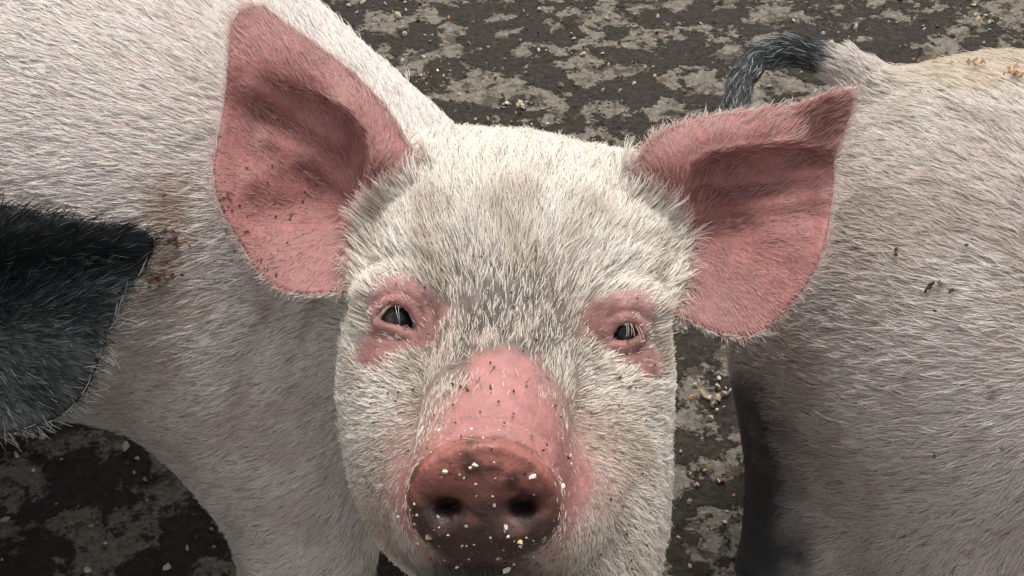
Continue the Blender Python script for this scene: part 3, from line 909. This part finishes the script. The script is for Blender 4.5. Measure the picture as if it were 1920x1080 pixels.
# ================================================================== ground
def ground():
    xs = axis((-60, -8, 13), (-8, -1.5, .5), (-1.5, 1.6, .006), (1.6, 8, .5), (8, 60, 13))
    ys = axis((-60, -4, 8), (-4, -.1, .5), (-.1, 2.6, .006), (2.6, 8, .5), (8, 60, 13))
    X, Y = np.meshgrid(xs, ys, indexing='ij')
    v = np.stack([X.ravel(), Y.ravel(), 0 * X.ravel()], 1)
    v[:, 2] = (fbm(v, 6, 3) - .5) * .008 + (fbm(v, 45, 5) - .5) * .0035
    nx, ny = len(xs), len(ys)
    i, j = np.meshgrid(np.arange(nx - 1), np.arange(ny - 1), indexing='ij')
    a = (i * ny + j).ravel()
    q = np.stack([a, a + ny, a + ny + 1, a + 1], 1)
    m, n, l, b = mat('mucky_concrete')
    ge = n.new('ShaderNodeNewGeometry')
    mp = n.new('ShaderNodeMapping'); mp.inputs['Scale'].default_value = (1, 1.15, 1)
    l.new(ge.outputs['Position'], mp.inputs[0])
    def noise(s, det, rough=.55, dist=0):
        t = n.new('ShaderNodeTexNoise'); t.inputs['Scale'].default_value = s; t.inputs['Detail'].default_value = det
        t.inputs['Roughness'].default_value = rough; t.inputs['Distortion'].default_value = dist
        l.new(mp.outputs[0], t.inputs['Vector']); return t
    def ramp(src, stops):
        r_ = n.new('ShaderNodeValToRGB'); e = r_.color_ramp.elements
        while len(e) < len(stops): e.new(.5)
        for k_, (ps, c) in enumerate(stops):
            e[k_].position = ps; e[k_].color = (*c, 1)
        l.new(src, r_.inputs[0]); return r_
    def mix(f, a_, b_):
        x = n.new('ShaderNodeMix'); x.data_type = 'RGBA'
        l.new(f, x.inputs[0]) if not isinstance(f, float) else setattr(x.inputs[0], 'default_value', f)
        for s, val in ((6, a_), (7, b_)):
            if isinstance(val, tuple): x.inputs[s].default_value = (*val, 1)
            else: l.new(val, x.inputs[s])
        return x
    big = noise(12.5, 14, .70, .2)
    pt = ramp(big.outputs['Fac'], [(.485, (0, 0, 0)), (.515, (1, 1, 1))])           # crust of muck
    fine = noise(85, 8, .65)
    conc = ramp(fine.outputs['Fac'], [(.28, (.088, .074, .056)), (.46, (.148, .130, .104)), (.60, (.19, .169, .138)), (.78, (.28, .255, .21))])
    muck = ramp(fine.outputs['Fac'], [(.3, (.016, .0135, .0095)), (.55, (.034, .029, .021)), (.75, (.062, .052, .038))])
    md = noise(19, 9, .7)
    mid = ramp(md.outputs['Fac'], [(.53, (0, 0, 0)), (.57, (1, 1, 1))])               # thin brown film
    c0 = mix(mid.outputs[0], conc.outputs[0], (.075, .061, .044))
    c1 = mix(pt.outputs[0], c0.outputs[2], muck.outputs[0])
    sm = noise(36, 10, .72)
    spk = ramp(sm.outputs['Fac'], [(.55, (0, 0, 0)), (.58, (1, 1, 1))])             # smaller flecks of muck
    c2 = mix(spk.outputs[0], c1.outputs[2], (.030, .026, .020))
    tiny = noise(190, 5, .7)
    tr_ = ramp(tiny.outputs['Fac'], [(.30, (.55, .53, .50)), (.5, (1, 1, 1)), (.68, (1.25, 1.22, 1.15)), (.74, (2.1, 1.95, 1.7))])
    c3 = n.new('ShaderNodeMix'); c3.data_type = 'RGBA'; c3.blend_type = 'MULTIPLY'; c3.inputs[0].default_value = 1
    l.new(c2.outputs[2], c3.inputs[6]); l.new(tr_.outputs[0], c3.inputs[7])
    l.new(c3.outputs[2], b.inputs['Base Color'])
    b.inputs['Roughness'].default_value = .75; b.inputs['Specular IOR Level'].default_value = .15
    hsum = n.new('ShaderNodeMath'); hsum.operation = 'MULTIPLY_ADD'; hsum.inputs[1].default_value = .6
    l.new(pt.outputs[0], hsum.inputs[0]); l.new(fine.outputs['Fac'], hsum.inputs[2])
    bp = n.new('ShaderNodeBump'); bp.inputs['Strength'].default_value = .9; bp.inputs['Distance'].default_value = .006
    l.new(hsum.outputs[0], bp.inputs['Height']); l.new(bp.outputs[0], b.inputs['Normal'])
    g = build_mesh('ground', v, q, m, np.zeros(3))
    g['kind'] = 'structure'
    return g
ground()

# ================================================================== crumbs, flecks and grit
ICO_V = None
def ico():
    t = (1 + 5 ** .5) / 2
    v = nrm(np.array([(-1, t, 0), (1, t, 0), (-1, -t, 0), (1, -t, 0), (0, -1, t), (0, 1, t), (0, -1, -t), (0, 1, -t), (t, 0, -1), (t, 0, 1), (-t, 0, -1), (-t, 0, 1)], float))
    f = np.array([(0, 11, 5), (0, 5, 1), (0, 1, 7), (0, 7, 10), (0, 10, 11), (1, 5, 9), (5, 11, 4), (11, 10, 2), (10, 7, 6), (7, 1, 8), (3, 9, 4), (3, 4, 2), (3, 2, 6), (3, 6, 8), (3, 8, 9), (4, 9, 5), (2, 4, 11), (6, 2, 10), (8, 6, 7), (9, 8, 1)])
    return v, f
IV, IF = ico()
def bits(name, items, material, r):
    """items: (position, size, flatness, colour); one mesh of irregular lumps"""
    vs_, fs, cs = [], [], []
    for k, (p, s, fl, col) in enumerate(items):
        q = IV * (1 + r.normal(0, .30, (12, 1))) * np.array([1, r.uniform(.55, .95), fl])
        A = np.linalg.qr(r.normal(0, 1, (3, 3)))[0] if fl > .45 else np.eye(3)
        a = r.uniform(0, 6.28); Z = np.array([[math.cos(a), -math.sin(a), 0], [math.sin(a), math.cos(a), 0], [0, 0, 1]])
        vs_.append(q @ Z @ A * s + p); fs.append(IF + 12 * k); cs.append(np.tile(col, (12, 1)))
    v = np.concatenate(vs_); f = np.concatenate(fs); c = np.concatenate(cs)
    o0 = v.mean(0); o0[2] = v[:, 2].min()
    me = bpy.data.meshes.new(name)
    me.from_pydata((v - o0).tolist(), [], f.tolist()); me.update()
    at = me.color_attributes.new('skin', 'FLOAT_COLOR', 'POINT')
    at.data.foreach_set('color', np.concatenate([c, np.ones((len(c), 1))], 1).astype(np.float32).ravel())
    me.materials.append(material)
    o = bpy.data.objects.new(name, me); o.location = o0
    scene.collection.objects.link(o)
    return o
M_BIT = skin_material('crumb', .75, 0, .3)
r5 = np.random.default_rng(5)
PALE = ((.70, .62, .50), (.78, .72, .62), (.60, .48, .33), (.66, .55, .40))
def pale(): return np.array(PALE[r5.integers(len(PALE))]) * r5.uniform(.8, 1.1)
def muck(): return np.array((.075, .045, .030)) * r5.uniform(.5, 1.8)

# single grains that stand out on the snout
for px, py, s, lab, col in [
    (1053, 912, .0022, 'white grain stuck on the right edge of the snout, beside the cheek', (.82, .77, .68)),
    (974, 1014, .0024, 'yellowish grain low on the snout under the right nostril', (.72, .50, .26)),
    (950, 990, .0017, 'white grain on the snout between the mouth and the right nostril', (.80, .75, .66)),
    (891, 872, .0019, 'long pale flake on the upper middle of the snout', (.76, .68, .58)),
    (835, 883, .0020, 'whitish grain on the upper left of the snout disc', (.76, .70, .58)),
    (804, 1006, .0021, 'tan grain low on the left side of the snout disc', (.66, .48, .28)),
    (998, 893, .0019, 'pale grain on the upper right rim of the snout disc', (.78, .72, .62)),
    (951, 1066, .0024, 'cream grain stuck at the mouth beneath the snout', (.76, .70, .58))]:
    c, nn_ = hit(px, py)
    if c is None: continue
    g = bits('feed_grain', [(c + nn_ * s * .3, s, .7, np.array(col))], M_BIT, r5)
    tag(g, lab, 'grain', 'feed grains stuck to the snout')
it = []
for _ in range(900):
    px, py = r5.uniform(745, 1070), r5.uniform(805, 1070)
    w = poly_sd(np.array([px]), np.array([py]), BARE_NOSE)[0]
    if w > 8 or r5.random() > .045 + .10 * (py > 980): continue
    c, nn_ = hit(px, py)
    if c is None or (c - CAM) @ FW > .66: continue
    s = r5.uniform(.0005, .0013)
    it.append((c + nn_ * s * .2, s, .7, pale()))
tag(bits('feed_crumbs', it, M_BIT, r5), 'tiny pale feed crumbs sprinkled over the pink snout', 'crumbs', kind='stuff')
it = []
for _ in range(420):
    px, py = r5.uniform(750, 1065), r5.uniform(820, 1068)
    if r5.random() > .3 + .6 * (py > 985): continue
    c, nn_ = hit(px, py)
    if c is None or (c - CAM) @ FW > .62: continue
    s = r5.uniform(.0004, .0013) * (1.4 if py > 1010 else 1)
    it.append((c - nn_ * s * .3, s, .6, muck()))
for _ in range(75):
    px, py = r5.uniform(690, 1240), r5.uniform(520, 860)
    c, nn_ = hit(px, py)
    if c is None or (c - CAM) @ FW > .72: continue
    s = r5.uniform(.0005, .0012); it.append((c + nn_ * .002, s, .6, muck()))
for cx, cy, sp, k in ((425, 378, 12, 12), (520, 460, 45, 22), (440, 440, 25, 10), (980, 690, 40, 8), (890, 720, 30, 8), (1225, 940, 30, 14), (1190, 1030, 25, 14), (560, 300, 60, 4)):
    for _ in range(k):
        c, nn_ = hit(r5.normal(cx, sp), r5.normal(cy, sp))
        if c is None: continue
        s = r5.uniform(.0005, .0013); it.append((c + nn_ * .001, s, .5, muck()))
tag(bits('dirt_specks', it, M_BIT, r5), 'dark dirt specks on the face, snout and ears of the pink nosed pig', 'dirt', kind='stuff')
it = []
for cx, cy, sx, sy, k in ((328, 455, 5, 7, 10), (302, 515, 14, 9, 20), (320, 480, 16, 45, 16)):
    for _ in range(k):
        c, nn_ = hit(r5.normal(cx, sx), r5.normal(cy, sy))
        if c is not None: it.append((c + nn_ * .004, r5.uniform(.0008, .0024), .5, np.array((.15, .07, .035)) * r5.uniform(.5, 1.4)))
tag(bits('dung_flecks', it, M_BIT, r5), 'rusty brown dung flecks dried on the white flank beside the dark ear', 'dung', kind='stuff')
bvh3 = BVHTree.FromPolygons([tuple(v) for v in RV], [tuple(q) for q in RQ.tolist()])
it = []
for cx, cy, sx, sy, k in ((1830, 128, 12, 4, 8), (1900, 150, 14, 6, 12), (1790, 118, 40, 8, 6)):
    for _ in range(k):
        c, nn_ = hit(r5.normal(cx, sx), r5.normal(cy, sy), bvh3)
        if c is not None: it.append((c + nn_ * .006, r5.uniform(.0012, .0032), .5, np.array((.50, .33, .20)) * r5.uniform(.7, 1.3)))
if it: tag(bits('straw_flecks', it, M_BIT, r5), 'orange bits of straw on the back of the pig turned away', 'straw', kind='stuff')
it = []
for cx, cy, sx, sy, k in ((1682, 472, 2, 8, 3), (1815, 468, 3, 3, 2), (1740, 545, 30, 12, 6), (1755, 845, 4, 2, 2), (1880, 838, 3, 3, 2)):
    for _ in range(k):
        c, nn_ = hit(r5.normal(cx, sx), r5.normal(cy, sy), bvh3)
        if c is not None: it.append((c + nn_ * .004, r5.uniform(.0012, .0022), .5, muck()))
tag(bits('dirt_specks', it, M_BIT, r5), 'dark dirt specks on the rump of the pig turned away', 'dirt', kind='stuff')
it = []
for _ in range(8000):
    x, y = r5.uniform(-1.3, 1.4), r5.uniform(.2, 2.4)
    if r5.random() > .5 and fbm(np.array([[x, y, 0.]]), 5, 77)[0] < .5: continue
    u = r5.random(); s = r5.uniform(.0014, .0042) * (1.7 if u > .90 else 1)
    col = pale() * .62 if u > .45 else (np.array((.40, .22, .10)) * r5.uniform(.5, 1.2) if u > .33 else muck())
    it.append((np.array([x, y, s * .2 + .001]), s, .5, col))
    if u > .996:
        for _k in range(int(r5.integers(6, 16))):
            s2 = r5.uniform(.002, .0058); it.append((np.array([x + r5.normal(0, .012), y + r5.normal(0, .012), s2 * .2 + .001]), s2, .5, pale() * .62))
tag(bits('feed_litter', it, M_BIT, r5), 'spilled grain and crumbs scattered over the mucky concrete', 'litter', kind='stuff')
